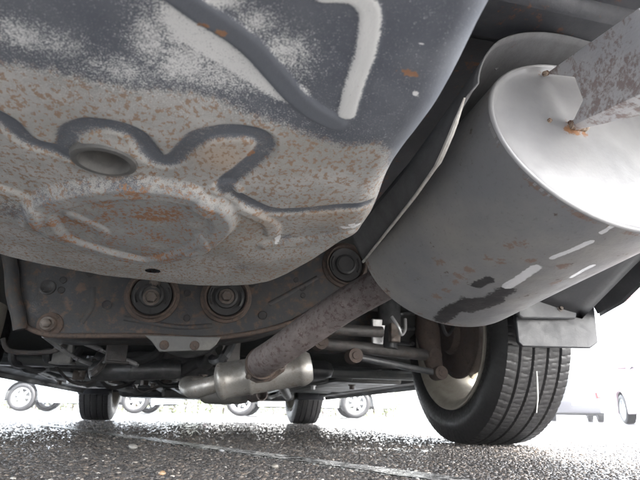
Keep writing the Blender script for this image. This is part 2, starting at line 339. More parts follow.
# ------------------------------------------------------------ wheels
def tyre_mesh(Rt=.30, W=.19, Rr=.196, pitch=92, per=6, tread=True):
    h = W/2; prof = [(-h*.80, Rr-.004), (-h*.92, Rr+.014), (-h*1.0, Rr+.030), (-h*1.045, (Rt+Rr)/2), (-h*1.03, (Rt+Rr)/2+.012), (-h*.99, Rt-.028), (-h*.93, Rt-.014)]
    xs = np.linspace(-h*.88, h*.88, 45 if tread else 9)
    prof += [(x, Rt-.006*(abs(x)/h)**4) for x in xs] + [(-x, r) for x, r in reversed(prof)]
    P = np.array(prof); n = pitch*per if tread else 48; th = np.arange(n)*2*math.pi/n
    r = np.repeat(P[:, 1][None], n, 0); X = np.repeat(P[:, 0][None], n, 0)
    if tread:
        x = X; on_t = np.abs(x) < h*.90
        gr = np.zeros_like(r)
        for g0 in (-.56, -.2, .2, .56): gr = np.maximum(gr, (np.abs(x-g0*h) < .0022)*.0055)
        idx = np.arange(n)[:, None]
        lat = ((idx+np.round(np.abs(x)/h*6).astype(int)) % per == 0) & ((np.abs(x) > .6*h) | ((np.abs(x) < .5*h) & (np.abs(x) > .24*h) & ((idx//per) % 2 == 0)))
        fine = ((idx+3+np.round(x/h*5).astype(int)) % 4 == 0) & (np.abs(x) < .52*h)
        gr = np.maximum(gr, lat*.0016); gr = np.maximum(gr, fine*.0012)
        r = r-gr*on_t
        r[:, :] -= ((idx % per == 0) & (np.abs(x) >= h*.90) & (np.abs(x) < h*1.0) & (P[:, 1][None] > Rt-.03))*.0008
    V = np.stack([X, r*np.cos(th)[:, None], r*np.sin(th)[:, None]], -1).reshape(-1, 3); m = len(P)
    i = np.arange(n)[:, None]; j = np.arange(m-1)[None]
    F = np.stack([i*m+j, i*m+j+1, ((i+1) % n)*m+j+1, ((i+1) % n)*m+j], -1).reshape(-1, 4)
    return V, F
def make_wheel(name, parent, Rt, W, Rr, rimmat, tread=True, spokes=10):
    wh = empty(name, parent=parent)
    V, F = tyre_mesh(Rt, W, Rr, tread=tread); np_mesh('tyre', V, F, 'tyre', wh, ang=30)
    h = W/2; b = MB()
    b.lathe((0, 0, 0), (1, 0, 0), [(Rr+.016, -h*.985), (Rr+.016, -h*.93), (Rr+.003, -h*.86), (Rr-.006, -h*.74), (Rr-.012, -h*.45), (Rr-.026, -h*.2), (Rr-.026, h*.35), (Rr-.010, h*.7), (Rr+.001, h*.82), (Rr+.012, h*.84), (Rr+.010, h*.90),
        (Rr+.004, h*.91), (Rr-.014, h*.72), (Rr-.032, h*.36), (Rr-.032, -h*.18), (Rr-.018, -h*.44), (Rr-.012, -h*.74), (Rr-.004, -h*.88), (Rr+.004, -h*.96), (Rr+.012, -h*1.0)], 56, closed=True)
    b.lathe((0, 0, 0), (1, 0, 0), [(.0005, h*.62), (.035, h*.62), (.07, h*.56), (.075, h*.44), (.0005, h*.42)], 32)
    rim = b.build('rim', rimmat, wh, 30)
    for k in range(spokes):
        a = 2*math.pi*k/spokes; d = Vector((0, math.cos(a), math.sin(a))); q = Vector((0, -math.sin(a), math.cos(a)))
        x0, x1, r0, r1 = h*.50, h*.60, .062, Rr-.022
        sp = MB(); sp.prism([d*r0+q*.026+Vector((x0, 0, 0)), d*r1+q*.019+Vector((x0*.9, 0, 0)), d*r1-q*.019+Vector((x0*.9, 0, 0)), d*r0-q*.026+Vector((x0, 0, 0))], (.014, 0, 0)); sp.build('spoke', rimmat, wh, bevel=.002)
    return wh
def copy_tree(o, parent):
    c = o.copy(); C.objects.link(c); c.parent = parent
    for ch in list(o.children): copy_tree(ch, c)
    return c

# ------------------------------------------------------------ car bodies (lofted shells with wheel arches)
def lerp(T, y): return float(np.interp(y, [a for a, _ in T], [b for _, b in T]))
def car_shell(root, mat, L, W, axr, axf, rw, zbf, hgt=1.5, arch=.06):
    k = L/4.1; hs_ = hgt/1.5
    TOP = [(y*k, z*hs_) for y, z in [(0, .74), (.04, .94), (.12, 1.05), (.42, 1.40), (.8, 1.48), (1.8, 1.50), (2.45, 1.43), (3.15, 1.0), (3.28, .965), (3.9, .84), (4.04, .74), (4.1, .60)]]
    BELT = [(y*k, z*hs_) for y, z in [(0, .73), (.04, .92), (.12, .96), (3.15, .93), (3.28, .93), (3.9, .80), (4.04, .70), (4.1, .57)]]
    WID = [(y*k, w_*W/2) for y, w_ in [(0, .80), (.06, .90), (.2, .965), (.6, 1), (3.4, 1), (3.8, .94), (4.02, .82), (4.1, .66)]]
    ra = rw+arch
    ys = sorted(set([round(y, 3) for y in np.linspace(0, L, 60)] + [round(a+ra*math.cos(q), 3) for a in (axr, axf) for q in np.linspace(0, math.pi, 27)] + [round(y*k, 3) for y in (.04, .12, .42, .5, 1.55, 1.63, 2.45, 2.6, 3.15, 3.28, 4.04)]))
    def zb(y):
        z = zbf(y)
        for a in (axr, axf):
            if abs(y-a) < ra: z = max(z, rw+math.sqrt(max(0, ra*ra-(y-a)**2))*.98)
        return z
    rings = []
    for y in ys:
        wd, zt, zl, b = lerp(WID, y), lerp(TOP, y), lerp(BELT, y), zb(y); zt = max(zt, zl+.008)
        dz = zt-zl; ins = .34*dz; zm = max(b+.03, min(.55, zl-.12))
        half = [(wd-.035, b), (wd-.012, b+.012), (wd, max(b+.03, zm)), (wd-.005, max(b+.04, zl-.10)), (wd-.03, zl), (wd-.04-ins*.86, zl+dz*.86), (wd-.08-ins, zt), ((wd-.08-ins)*.5, zt+.016), (0, zt+.02)]
        rings.append([(x, y, z) for x, z in half] + [(-x, y, z) for x, z in reversed(half[:-1])])
    n = len(rings[0]); B = {q: MB() for q in ('body', 'windshield', 'rear_window', 'sl', 'sr')}
    vs = [p for r_ in rings for p in r_]
    for i in range(len(ys)-1):
        ym = (ys[i]+ys[i+1])/2/k
        for j in range(n-1):
            key = 'body'
            if j in (4, n-6) and (.5 < ym < 1.55 or 1.63 < ym < 2.6): key = 'sr' if j == 4 else 'sl'
            elif 6 <= j <= n-8 and .12 < ym < .42: key = 'rear_window'
            elif 6 <= j <= n-8 and 2.45 < ym < 3.15: key = 'windshield'
            q = [vs[i*n+j], vs[i*n+j+1], vs[(i+1)*n+j+1], vs[(i+1)*n+j]]; B[key].add(q, [(0, 1, 2, 3)])
    B['body'].add(rings[0], [tuple(range(n))]).add(rings[-1], [tuple(range(n))])
    for q, nm, mm in (('body', 'body_shell', mat), ('windshield', 'windshield', 'glass'), ('rear_window', 'rear_window', 'glass'), ('sl', 'side_window', 'glass'), ('sr', 'side_window', 'glass')):
        o = B[q].build(nm, mm, root, 30)
        bm = bmesh.new(); bm.from_mesh(o.data); bmesh.ops.remove_doubles(bm, verts=bm.verts, dist=.0004); bmesh.ops.recalc_face_normals(bm, faces=bm.faces); bm.to_mesh(o.data); bm.free(); o.data.shade_smooth(); o.data.set_sharp_from_angle(angle=R(30))
    li = MB(); rr = []
    for y in ys:
        wd, b = lerp(WID, y), zb(y)
        rr.append([(s*x, y, z) for s, x, z in [(1, wd-.04, b+.006), (1, wd-.06, b+.05), (1, wd-.07, max(b+.06, .62)), (-1, wd-.07, max(b+.06, .62)), (-1, wd-.06, b+.05), (-1, wd-.04, b+.006)]])
    li.sheet(rr); li.build('inner_liner', 'plastic', root, 30)
    hw = lambda y: lerp(WID, y)
    for s in (-1, 1):
        x = s*(hw(.1*k)-.10)
        MB().box((x, .035*k, .84*hs_), (.16, .09, .17), Matrix.Rotation(s*R(24), 3, 'Z')).build('tail_lamp', 'lamp', root, bevel=.015)
        x = s*(hw(3.96*k)-.15)
        MB().box((x, 3.96*k, .70*hs_), (.26, .16, .11), Matrix.Rotation(-s*R(24), 3, 'Z')).build('headlamp', 'clear', root, bevel=.02)
        MB().box((s*(hw(2.5*k)+.07), 2.55*k, 1.0*hs_), (.16, .09, .11)).build('door_mirror', mat, root, bevel=.025)
        for yy in (1.15, 2.05):
            MB().box((s*(W/2+.004), yy*k, .86*hs_), (.02, .16, .026)).build('door_handle', mat, root, bevel=.006)
        for yy in (.95, 1.59, 2.72):
            MB().box((s*(W/2-.001), yy*k, .62*hs_), (.006, .006, .58*hs_)).build('door_seam', 'black_metal', root)
    MB().box((0, -.006, .60), (.33, .012, .165)).build('number_plate', 'plate', root, bevel=.003)
    return hw, zb
def background_car(loc, rz, mat, L, W, H, label, rimm='silver', wheel=.30):
    root = empty('parked_car', loc, rz); tag(root, label, 'car', 'cars parked behind')
    axr, axf = .78*L/4.1, 3.22*L/4.1
    car_shell(root, mat, L, W, axr, axf, wheel, lambda y: .19+.09*float(np.clip((.5-y)/.4, 0, 1))+.03*float(np.clip((y-L+.5)/.4, 0, 1)), H)
    MB().box((0, L/2, .33), (W-.16, L-.5, .22)).build('underbody', 'floor', root, bevel=.03)
    w0 = None
    for s in (-1, 1):
        for y in (axr, axf):
            if w0 is None: w0 = make_wheel('wheel', root, wheel, .19, wheel*.65, rimm, tread=False, spokes=7); q = w0
            else: q = copy_tree(w0, root)
            q.location = (s*(W/2-.11), y, wheel); q.rotation_euler = (0, 0, 0 if s > 0 else math.pi)
    return root

# ------------------------------------------------------------ the car seen from below
CU, CV = .095, 2.6                    # car centre in (right, forward) metres from the lens
car = empty('estate_car', car2world(CU, CV), YAW, size=1)
tag(car, 'old car filling the view from below, with large muffler and rust spotted spare wheel well', 'car')
UV = []                               # parts modelled in (right, forward, up) coordinates from the lens foot
def part(mb, name, mats, parent=None, **k):
    o = mb.build(name, mats, parent or car, **k)
    if parent is None: o.location = (-CU, -CV, 0)
    return o
SH0 = set(C.objects)
def zb_main(y):
    v = y-.05
    return float(np.interp(v, [-.05, .5, .70, .80, 1.0, 1.2, 1.7, 2.2, 3.4, 3.5, 4.4, 4.7], [.46, .45, .415, .374, .275, .26, .19, .185, .17, .17, .19, .22]))
hw, zbm = car_shell(car, 'silver', 4.75, 1.70, 1.40, 3.90, .30, zb_main, 1.5)
for o in set(C.objects)-SH0: o.location = (0, -.05-CV, 0)

# --- spare wheel well
OUTL = catmull([(.102, -.12), (.106, .05), (.113, .144), (.123, .223), (.128, .315), (.146, .42), (.150, .49), (.128, .615), (.080, .71), (-.035, .742), (-.133, .722), (-.208, .694), (-.275, .63), (-.36, .48), (-.37, .3), (-.38, .05), (-.37, -.12)], 10, True)
BEIGE = [(-0.155, 0.248), (-0.113, 0.244), (-0.084, 0.243), (-0.05, 0.246), (-0.013, 0.245), (0.009, 0.253), (0.041, 0.263), (0.075, 0.274), (0.101, 0.265), (0.118, 0.293), (0.134, 0.351), (0.148, 0.434), (0.15, 0.501), (0.118, 0.624), (0.068, 0.769), (-0.038, 0.804), (-0.153, 0.785), (-0.266, 0.72), (-0.354, 0.685)]
BANDA = [(-0.028,0.172),(-0.018,0.182),(-0.007,0.191),(0.01,0.204),(0.032,0.229),(0.049,0.244),(0.066,0.253)]
STRIPEB = [(0.037,0.161),(0.048,0.159),(0.055,0.162),(0.06,0.169),(0.065,0.192),(0.067,0.218),(0.07,0.241)]
BANDC1 = [(-0.139,0.293),(-0.129,0.304),(-0.122,0.326),(-0.102,0.334)]
BANDC2 = [(-0.102,0.337),(-0.096,0.314),(-0.086,0.3),(-0.07,0.293),(-0.053,0.298),(-0.046,0.319),(-0.039,0.335),(-0.029,0.326),(-0.02,0.304),(-0.011,0.289),(0.009,0.28),(0.023,0.281),(0.029,0.291),(0.026,0.308),(0.016,0.332),(0.007,0.36),(0.024,0.382),(0.049,0.4),(0.073,0.397),(0.125,0.373)]
WHITEUNDER = [(-0.019,0.201),(-0.006,0.211),(0.007,0.22),(0.026,0.231),(0.037,0.234)]
CRACK = [(-0.007,0.195),(0.011,0.209),(0.036,0.236)]
DISH = [(-0.151,0.426),(-0.118,0.391),(-0.078,0.367),(-0.034,0.362),(-0.0,0.379),(0.02,0.418),(0.013,0.474),(-0.021,0.542),(-0.066,0.583),(-0.116,0.556),(-0.151,0.514),(-0.157,0.469)]
WHITE_BLOB = [(-0.096,0.221,0.0143,0.0125,0.62),(-0.079,0.222,0.0133,0.0113,0.5),(-0.054,0.235,0.0209,0.0121,0.55),(-0.037,0.209,0.0102,0.0221,0.62),(-0.024,0.194,0.0102,0.02,0.95),(-0.021,0.224,0.0175,0.018,0.75),(-0.008,0.177,0.0114,0.005,0.9),(0.011,0.187,0.0104,0.01,0.6),(0.027,0.203,0.0133,0.0132,0.68),(-0.006,0.23,0.0269,0.016,0.6),(0.037,0.213,0.0073,0.0097,0.45),(-0.067,0.254,0.0662,0.0157,0.35),(-0.052,0.259,0.0849,0.0141,0.4)]
RUST_BLOB = [(-0.05,0.436,0.025,0.01,0.75),(-0.063,0.43,0.0126,0.0075,0.5),(-0.038,0.354,0.0165,0.007,0.4),(-0.013,0.193,0.003,0.0025,0.9),(-0.005,0.197,0.0032,0.0025,1.0),(0.021,0.306,0.0032,0.0055,0.9),(0.017,0.302,0.0063,0.0081,0.4),(0.111,0.401,0.0155,0.0146,0.4),(0.091,0.402,0.0104,0.0118,0.35),(0.058,0.384,0.05,0.0887,0.12),(-0.048,0.463,0.076,0.0862,0.14),(0.091,0.198,0.0061,0.0027,0.75),(-0.054,0.281,0.0849,0.0357,0.12),(0.068,0.213,0.003,0.0059,0.4)]
TAN_BLOB = [(0.002,0.313,0.0177,0.02,0.8),(0.101,0.401,0.0247,0.0217,0.6),(0.044,0.428,0.0124,0.0207,0.5),(0.092,0.198,0.0082,0.0027,0.8),(0.084,0.165,0.0032,0.0011,0.5)]
DARK_BLOB = [(-0.17,0.449,0.0301,0.0262,0.55),(-0.16,0.496,0.0196,0.0247,0.3),(0.074,0.481,0.0124,0.0162,0.6),(0.04,0.589,0.0146,0.0221,0.5),(0.111,0.461,0.0304,0.0433,0.35),(0.139,0.504,0.0165,0.0291,0.4),(-0.052,0.19,0.0022,0.0015,0.9),(-0.052,0.196,0.0032,0.002,0.9),(0.013,0.172,0.002,0.0016,0.7)]  # leftmost blobs paint in the relief's shading; the rest are scuffs and specks
CHIP_BLOB = [(0.133,0.427,0.0054,0.0068,1.0),(0.124,0.43,0.0063,0.0043,0.9),(0.149,0.49,0.0032,0.0109,1.0),(0.067,0.483,0.003,0.0096,1.0),(0.088,0.177,0.0022,0.0005,0.8),(0.1,0.212,0.0022,0.0022,0.9),(0.127,0.42,0.0032,0.0052,1.0)]
DRAIN = [(-0.077,0.336),(-0.067,0.637)]
us = np.unique(np.round(np.r_[np.linspace(-.44, -.21, 60), np.arange(-.21, .165, .0013), np.linspace(.165, .22, 12)], 5))
vs_ = np.unique(np.round(np.r_[np.linspace(-.17, .12, 80), np.arange(.12, .32, .0013), np.arange(.32, .70, .0019), np.linspace(.70, .83, 40)], 5))
GU, GV = np.meshgrid(us, vs_); P = np.stack([GU.ravel(), GV.ravel()], -1)
sd_ = sdf(P, OUTL)
RB = np.where(P[:, 1] > .42, .045, .022); RB = .022+.03*sm(P[:, 1], .38, .60)
tt = np.clip(1-sd_/RB, 0, None)
zz = .235 + np.where(tt <= 1, RB*(1-np.sqrt(np.clip(1-np.clip(tt, 0, 1)**2, 0, 1))), RB+(-sd_)*14)
def ln(L, wd, soft): return 1-sm(seg_dist(P, catmull(L, 6)), wd, wd+soft)
def blobs(B):
    r = np.zeros(len(P))
    for x, y, a, b, wt in B: r = np.maximum(r, wt*np.exp(-((P[:, 0]-x)/a)**2*.8-((P[:, 1]-y)/b)**2*.8))
    return r
bA = ln(BANDA, .0045, .004); bB = ln(STRIPEB, .0034, .003); bC = np.maximum(ln(BANDC1, .0036, .006), ln(BANDC2, .0040, .006))
sdd = sdf(P, catmull(DISH, 6, True)); dish = sm(sdd, -.004, .006); inner = sm(sdd, .018, .026)
DR = np.array(DRAIN); rdr = np.hypot(*(P-DR[0]).T); rdr2 = np.hypot(*((P-DR[1])/np.array([1, 1.2])).T)
# stamped relief: beads, the raised disc, panel swell
RIBS = np.maximum.reduce([ln([(.022, .40), (.05, .43), (.06, .47)], .004, .006), ln([(.012, .36), (-.004, .375), (-.012, .40)], .005, .006), ln([(.06, .50), (.10, .49), (.135, .45)], .005, .008), ln([(-.12, .44), (-.10, .47), (-.105, .50)], .003, .004)*.7, ln([(-.01, .47), (-.005, .50), (-.02, .52)], .003, .004)*.7, ln([(-.19, .40), (-.15, .43), (-.165, .50), (-.13, .57)], .004, .006)])
zz -= .0028*RIBS
zz -= .0016*bA; zz -= .0012*bB; zz += .0030*bC; zz -= .010*dish; zz += .005*inner
zz -= .0025*(1-sm(rdr, .021, .034)); zz += .012*np.exp(-((P[:, 0]-.015)/.07)**2-((P[:, 1]-.20)/.06)**2)*.4
zz -= .006*np.exp(-((P[:, 0]+.17)/.04)**2-((P[:, 1]-.46)/.05)**2); zz += .007*np.exp(-((P[:, 0]-.09)/.05)**2-((P[:, 1]-.47)/.05)**2)
zz += .0028*np.array([mnoise.noise((x*14, y*11, 1.)) for x, y in P]) + .0006*np.array([mnoise.noise((x*55, y*45, 4.)) for x, y in P])
beige = sm(sdf(P, catmull(BEIGE, 6, True)), -.012, .016)
white = np.maximum(np.maximum(blobs(WHITE_BLOB), ln(WHITEUNDER, .0055, .007)*.95), bB*1.2); white *= (1-bA)
white = np.where(beige > .8, white*.55, white)
wob = np.array([mnoise.noise((x*40, y*32, 8.)) for x, y in P])
dark = np.maximum(np.maximum(bC*(.84+.35*wob), bA*.8*(1-.0*beige)), blobs(DARK_BLOB)); disc = dish*(.75+.5*wob); crease = sm(sdf(P, catmull(DISH, 6, True)), -.012, 0)*(1-sm(sdf(P, catmull(DISH, 6, True)), .004, .014)); dark = np.maximum(dark, crease*(.28+.35*sm(-P[:, 0], -.02, .12))*(.8+.6*wob))  # crease: shade at the dish edge painted in, deeper at left
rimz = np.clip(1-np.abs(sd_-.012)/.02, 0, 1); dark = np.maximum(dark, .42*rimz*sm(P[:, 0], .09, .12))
rust = np.maximum(blobs(RUST_BLOB), .47*dish*(.8+.7*wob)); tan = blobs(TAN_BLOB); chip = blobs(CHIP_BLOB)
nu, nv = len(us), len(vs_); i = np.arange(nv-1)[:, None]; j = np.arange(nu-1)[None]
F = np.stack([i*nu+j, i*nu+j+1, (i+1)*nu+j+1, (i+1)*nu+j], -1).reshape(-1, 4)
hole = (rdr < .0165) | (rdr2 < .0085)
keep = ~(hole[F].any(1)) & (zz[F].min(1) < .52)
zz = np.minimum(zz, .56)
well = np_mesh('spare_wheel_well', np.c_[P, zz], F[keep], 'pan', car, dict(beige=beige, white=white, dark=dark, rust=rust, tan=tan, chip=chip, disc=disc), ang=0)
well.location = (-CU, -CV, 0); well['label'] = 'dented steel spare wheel well with worn grey undercoat, white patches and rust spots'
b = MB(); x, y = DR[0]
b.lathe((x, y, .233), (0, 0, 1), [(.0225, .002), (.0215, -.0018), (.0190, -.0026), (.0172, -.0020), (.0158, .001), (.0152, .006), (.0150, .03), (.0001, .03)], 40)
c_ = b.build('drain_collar', 'floor_grey', well)
b = MB(); x, y = DR[1]; zc = .245
b.lathe((x, y, zc), (0, -.35, 1), [(.0115, -.004), (.0095, -.007), (.008, -.004), (.0075, .03), (.0001, .03)], 28); b.build('drain_hole', 'hole_shade', well)

# --- floor above and behind the well
tf = MB(); G = []
for v in np.linspace(-.02, 1.08, 45):
    G.append([(u, v, .485+.012*mnoise.noise((u*4, v*4, 2))+(.012 if (int((v+1)*9) % 2) else 0)) for u in np.linspace(-.68, .86, 48)])
tf.sheet(G); part(tf, 'trunk_floor', 'trunk', ang=50)
part(MB().box((.32, .345, .465), (.42, .07, .05)), 'rear_crossmember', 'trunk', bevel=.012)
for u in (-.50, .62): part(MB().box((u, .62, .44), (.075, 1.0, .09)), 'frame_rail', 'trunk', bevel=.012)
af = MB(); G = []
for v in np.linspace(1.06, 1.80, 16): G.append([(u, v, float(np.interp(v, [1.06, 1.2, 1.5, 1.8], [.485, .46, .36, .235]))) for u in np.linspace(-.68, .86, 12)])
part(af.sheet(G), 'axle_floor', 'floor', ang=60)

# --- muffler
A = Vector((.358, .347, .318)); B = Vector((.330, .617, .277)); OV = (.132, .095); LM = (B-A).length; dm, e1, e2 = frame_of(B-A)
nA, nL = 400, 150; V = []; 
for i in range(nL+1):
    s = i/nL; x = s*LM; bulge = 1.0
    ed = min(x, LM-x); sc = 1.
    for k in range(nA):
        a = 2*math.pi*k/nA; ds = 1+.004*mnoise.noise((math.cos(a)*2, math.sin(a)*2, s*3))
        V.append(A+dm*x+e1*(OV[0]*sc*ds*math.cos(a))+e2*(OV[1]*sc*ds*math.sin(a)))
F = [(i*nA+k, i*nA+(k+1) % nA, (i+1)*nA+(k+1) % nA, (i+1)*nA+k) for i in range(nL) for k in range(nA)]
mp = np.array([q[:] for q in V])
def near3(L, r0, r1, pts=mp):
    L = [np.array(q) for q in L]; L = L if len(L) > 1 else L*2; d = np.full(len(pts), 9.)
    for a, b_ in zip(L[:-1], L[1:]):
        ab = b_-a; t_ = np.clip(((pts-a) @ ab)/max(ab @ ab, 1e-12), 0, 1); d = np.minimum(d, np.linalg.norm(pts-(a+t_[:, None]*ab), axis=1))
    return 1-sm(d, r0, r1)
soot = np.maximum.reduce([near3([(.2984, .5866, .1883), (.2971, .5484, .1952), (.3038, .5239, .1981), (.3219, .5107, .1978), (.3217, .4831, .2023)], .004, .019), near3([(.2918, .4836, .2081), (.2948, .4678, .2101)], .002, .011), near3([(.3146, .5442, .1931), (.3308, .5106, .1972)], .003, .016)*.9])
wet = np.maximum.reduce([near3([(.3183, .4677, .2052), (.3196, .4509, .2078), (.3196, .4331, .2108), (.3203, .4207, .2128)], .002, .010), near3([(.3216, .3973, .2165), (.3281, .3771, .2189), (.3328, .3591, .2213)], .0012, .005), near3([(.3713, .4326, .2106), (.3704, .4165, .2127), (.372, .4039, .2147)], .001, .005), near3([(.3309, .3420, .2248), (.3314, .3300, .2273)], .001, .004)])  # wet streaks, also the mask for the painted sky reflection
rsp = np.zeros(len(mp))
for q in [(.2865, .3949, .2265), (.2816, .4037, .2269), (.2754, .4351, .2235), (.2874, .4314, .2192), (.3071, .4107, .2171), (.2713, .4967, .2131), (.2471, .4824, .2303), (.2702, .4827, .2163), (.2691, .5382, .2059), (.2727, .4652, .2187), (.3416, .4095, .2125), (.3625, .4486, .2074), (.2726, .5168, .2086)]:
    rsp = np.maximum(rsp, .95*near3([q], .001, .012))
ax_ = (mp-np.array(A)) @ np.array(dm); rsp = np.maximum(rsp, .45*(ax_ > LM-.008)); rsp = np.maximum(rsp, (.30+.32*(mp[:, 2] < .262))*(ax_ < .0065)*(ax_ > .001))
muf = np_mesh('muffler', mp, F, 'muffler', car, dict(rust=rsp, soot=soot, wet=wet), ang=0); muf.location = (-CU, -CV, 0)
muf['label'] = 'large grey oval muffler with soot stains and brown scabs'
def capmesh(o, d, flip):
    r_ = []
    prof = [(1.0, .004), (1.0, .001), (.996, -.001), (.986, -.0026), (.974, -.0028), (.962, -.001), (.945, .002), (.92, .0036), (.88, .0034), (.84, .003), (.7, .001), (.5, .0), (.3, -.001), (.1, -.0015), (.002, -.0015)]
    V = []; n = 96
    for r, x in prof:
        for k in range(n):
            a = 2*math.pi*k/n; V.append((o+d*(x if True else 0)+e1*(OV[0]*r*math.cos(a))+e2*(OV[1]*r*math.sin(a)))[:])
    F = [(i*n+k, i*n+(k+1) % n, (i+1)*n+(k+1) % n, (i+1)*n+k) for i in range(len(prof)-1) for k in range(n)]
    return np.array(V), F
CV_, CF = capmesh(A, dm, 0)
cr_ = np.maximum(near3([(.3185, .3446, .3295)], .004, .017, CV_)*.9, near3([(.3104, .3538, .3956), (.300, .352, .393)], .002, .010, CV_)*.7)
cr_ = np.maximum(cr_, near3([(.318, .345, .325), (.318, .345, .305)], .001, .010, CV_)*.35)
np_mesh('end_cap', CV_, CF, 'cap', muf, dict(rust=cr_), ang=0)
CV2, CF2 = capmesh(B, -dm, 1); np_mesh('end_cap', CV2, CF2, 'muffler', muf, dict(rust=np.full(len(CV2), .15), soot=np.zeros(len(CV2)), wet=np.zeros(len(CV2))), ang=0)
# hanger bracket: bent channel welded to the cap
p0, p1, p2, p3 = [Vector(q) for q in [(.3095, .351, .393), (.3185, .343, .3295), (.3125, .250, .306), (.3135, .248, .378)]]
nrm = (p3-p0).cross(p1-p0).normalized(); nrm = nrm if nrm.x < 0 else -nrm
hb = MB(); N = 8; rowsb = []
for i in range(N+1):
    s = i/N; a, c2 = p0.lerp(p3, s), p1.lerp(p2, s)
    s1 = s+.24*(1-s)**2; fo = Vector((.004+.024*s, 0, -.003-.006*s))
    rowsb.append([a-nrm*.010+Vector((0, 0, .002)), a-nrm*.002, a, p0.lerp(p3, s1).lerp(p1.lerp(p2, s1), .3)-nrm*.003, p0.lerp(p3, s1).lerp(p1.lerp(p2, s1), .7)-nrm*.003, c2, c2+fo*.12, c2+fo])
hb.sheet(rowsb); hang = hb.build('hanger_bracket', 'bracket', muf, solid=.0022, bevel=.0005); hang['label'] = 'pale rusty channel bracket welded to the end cap'
for (c0, c1, rr_) in [((.3165, .3425, .3300), (.336, .3435, .3315), .0048), ((.3090, .351, .3935), (.304, .3508, .391), .0022)]:
    wb = MB(); c0, c1 = Vector(c0), Vector(c1); pts = [c0.lerp(c1, q/10)+Vector((mnoise.noise((q, 1, 1)), mnoise.noise((q, 5, 1)), mnoise.noise((q, 9, 1))))*.0016 for q in range(11)]
    wb.tube(pts, [rr_*(.8+.5*random.random()) for _ in pts], 10); wb.build('weld_bead', 'weld', muf)
MB().lathe((.2943, .3410, .3305), (0, -1, .1), [(.0022, -.002), (.0020, .001), (.0001, .002)], 12).build('rust_pimple', 'weld', muf)

# --- heat shield round the muffler's left and top, with a rounded tab at the rear
hsd = MB(); G = []; NA = 30
for i in range(33):
    s = i/32; v = .328+.282*s; c0 = A.lerp(B, (v-.347)/.27)
    zed = float(np.interp(v, [.328, .338, .352, .378, .386, .436, .61], [.330, .322, .312, .297, .2945, .285, .264]))
    row = [Vector((.2015, v, zed))]
    cl = float(np.interp(s, [0, .45, 1], [.024, .004, .004])); a1 = .36*math.pi
    for k in range(NA+1):
        a = .955*math.pi+(a1-.955*math.pi)*k/NA
        ov = cl*min(1, max(0, math.sin(a)*1.6)); q = c0+e1*((OV[0]+.024-.018*min(1, 2*s)*max(0, math.sin(a)))*math.cos(a))+e2*((OV[1]+ov)*math.sin(a))
        if q.z > zed+.004: row.append(q)
        else: row.append(Vector((.2015, v, zed+.0002*(k+1))))
    G.append(row)
hsd.sheet(G); hs_o = part(hsd, 'heat_shield', 'shield', solid=.0016); hs_o['label'] = 'dull curved heat shield sheet beside the muffler'
ed = MB(); ed.tube([r_[0]-Vector((.001, 0, .001)) for r_ in G], [(.0009, .0016, .0024)[i] if i < 3 else .0027 if i < 7 else .0018 for i in range(len(G))], 8); ed.build('folded_edge', 'shield_edge', hs_o)
for (u_, v_, z_) in [(.262, .372, .409)]:
    MB().hexbolt((u_, v_, z_), (.45, -.6, -.6), .004, .006).build('bolt', 'shield', hs_o)

# --- exhaust pipe, flange, resonator
pp = catmull([(.285, .61, .272), (.262, .675, .259), (.213, .741, .231), (.160, .805, .192), (.128, .86, .168), (.112, .91, .158), (.110, .955, .152), (.112, .985, .150)], 8)
ep = part(MB().tube(pp, .0262, 28), 'exhaust_pipe', 'pipe'); ep['label'] = 'brown scaled bent exhaust pipe below the subframe'
MB().lathe((.283, .622, .272), (-.3, 1, -.2), [(.027, 0), (.031, .002), (.031, .012), (.027, .016)], 28).build('weld_collar', 'pipe', ep)
RA, RBv = Vector((.040, 1.030, .126)), Vector((.222, 1.005, .160)); rd = (RBv-RA).normalized(); rl = (RBv-RA).length
res = part(MB().lathe(RA, rd, [(.017, -.006), (.027, -.003), (.0335, .001), (.0355, .004), (.0355, .010), (.0342, .012), (.0344, rl*.30), (.0356, rl*.31), (.0356, rl*.34), (.0342, rl*.35), (.0340, rl-.030), (.0352, rl-.027), (.0352, rl-.021), (.032, rl-.011), (.026, rl-.003), (.001, rl)], 56), 'resonator', 'resonator')
res['label'] = 'heat tinted silver resonator at the end of the brown pipe'
fl = MB(); fl.prism([(.118, .970, .184), (.146, .966, .182), (.164, .963, .170), (.158, .962, .145), (.132, .964, .126), (.106, .968, .122), (.092, .971, .136), (.094, .971, .165)], (.002, .008, 0)); flo = fl.build('flange', 'rust_ring', ep, bevel=.002)
MB().lathe((.1112, .925, .1555), (-.03, 1, -.10), [(.0262, 0), (.0295, .001), (.0298, .012), (.0275, .016), (.0262, .018)], 30).build('clamp_ring', 'rust_ring', ep)
MB().hexbolt((.093, .930, .135), (-.6, -.6, -.5), .005, .012).build('clamp_bolt', 'bolt', ep)
for q in [(.153, .962, .156), (.100, .970, .136)]: MB().hexbolt(q, (0, -1, 0), .006, .010).build('flange_bolt', 'bolt', ep)
fp = catmull([(.046, 1.030, .127), (.015, 1.040, .115), (-.010, 1.09, .112), (-.02, 1.3, .135), (.05, 1.8, .16), (.09, 2.6, .17), (.09, 3.4, .18)], 8)
part(MB().tube(fp, .0165, 20), 'front_pipe', 'resonator')
part(MB().lathe((.10, 1.62, .118), (1, -.12, .02), [(.001, -.09), (.016, -.085), (.024, -.07), (.026, -.04), (.026, .03), (.022, .05), (.014, .06)], 26), 'vibration_damper', 'floor_grey')
part(MB().lathe((.185, 1.5, .120), (.25, -1, .05), [(.018, -.08), (.018, 0), (.016, .001), (.0145, 0), (.0145, -.05), (.001, -.05)], 24), 'open_tube', 'pipe')

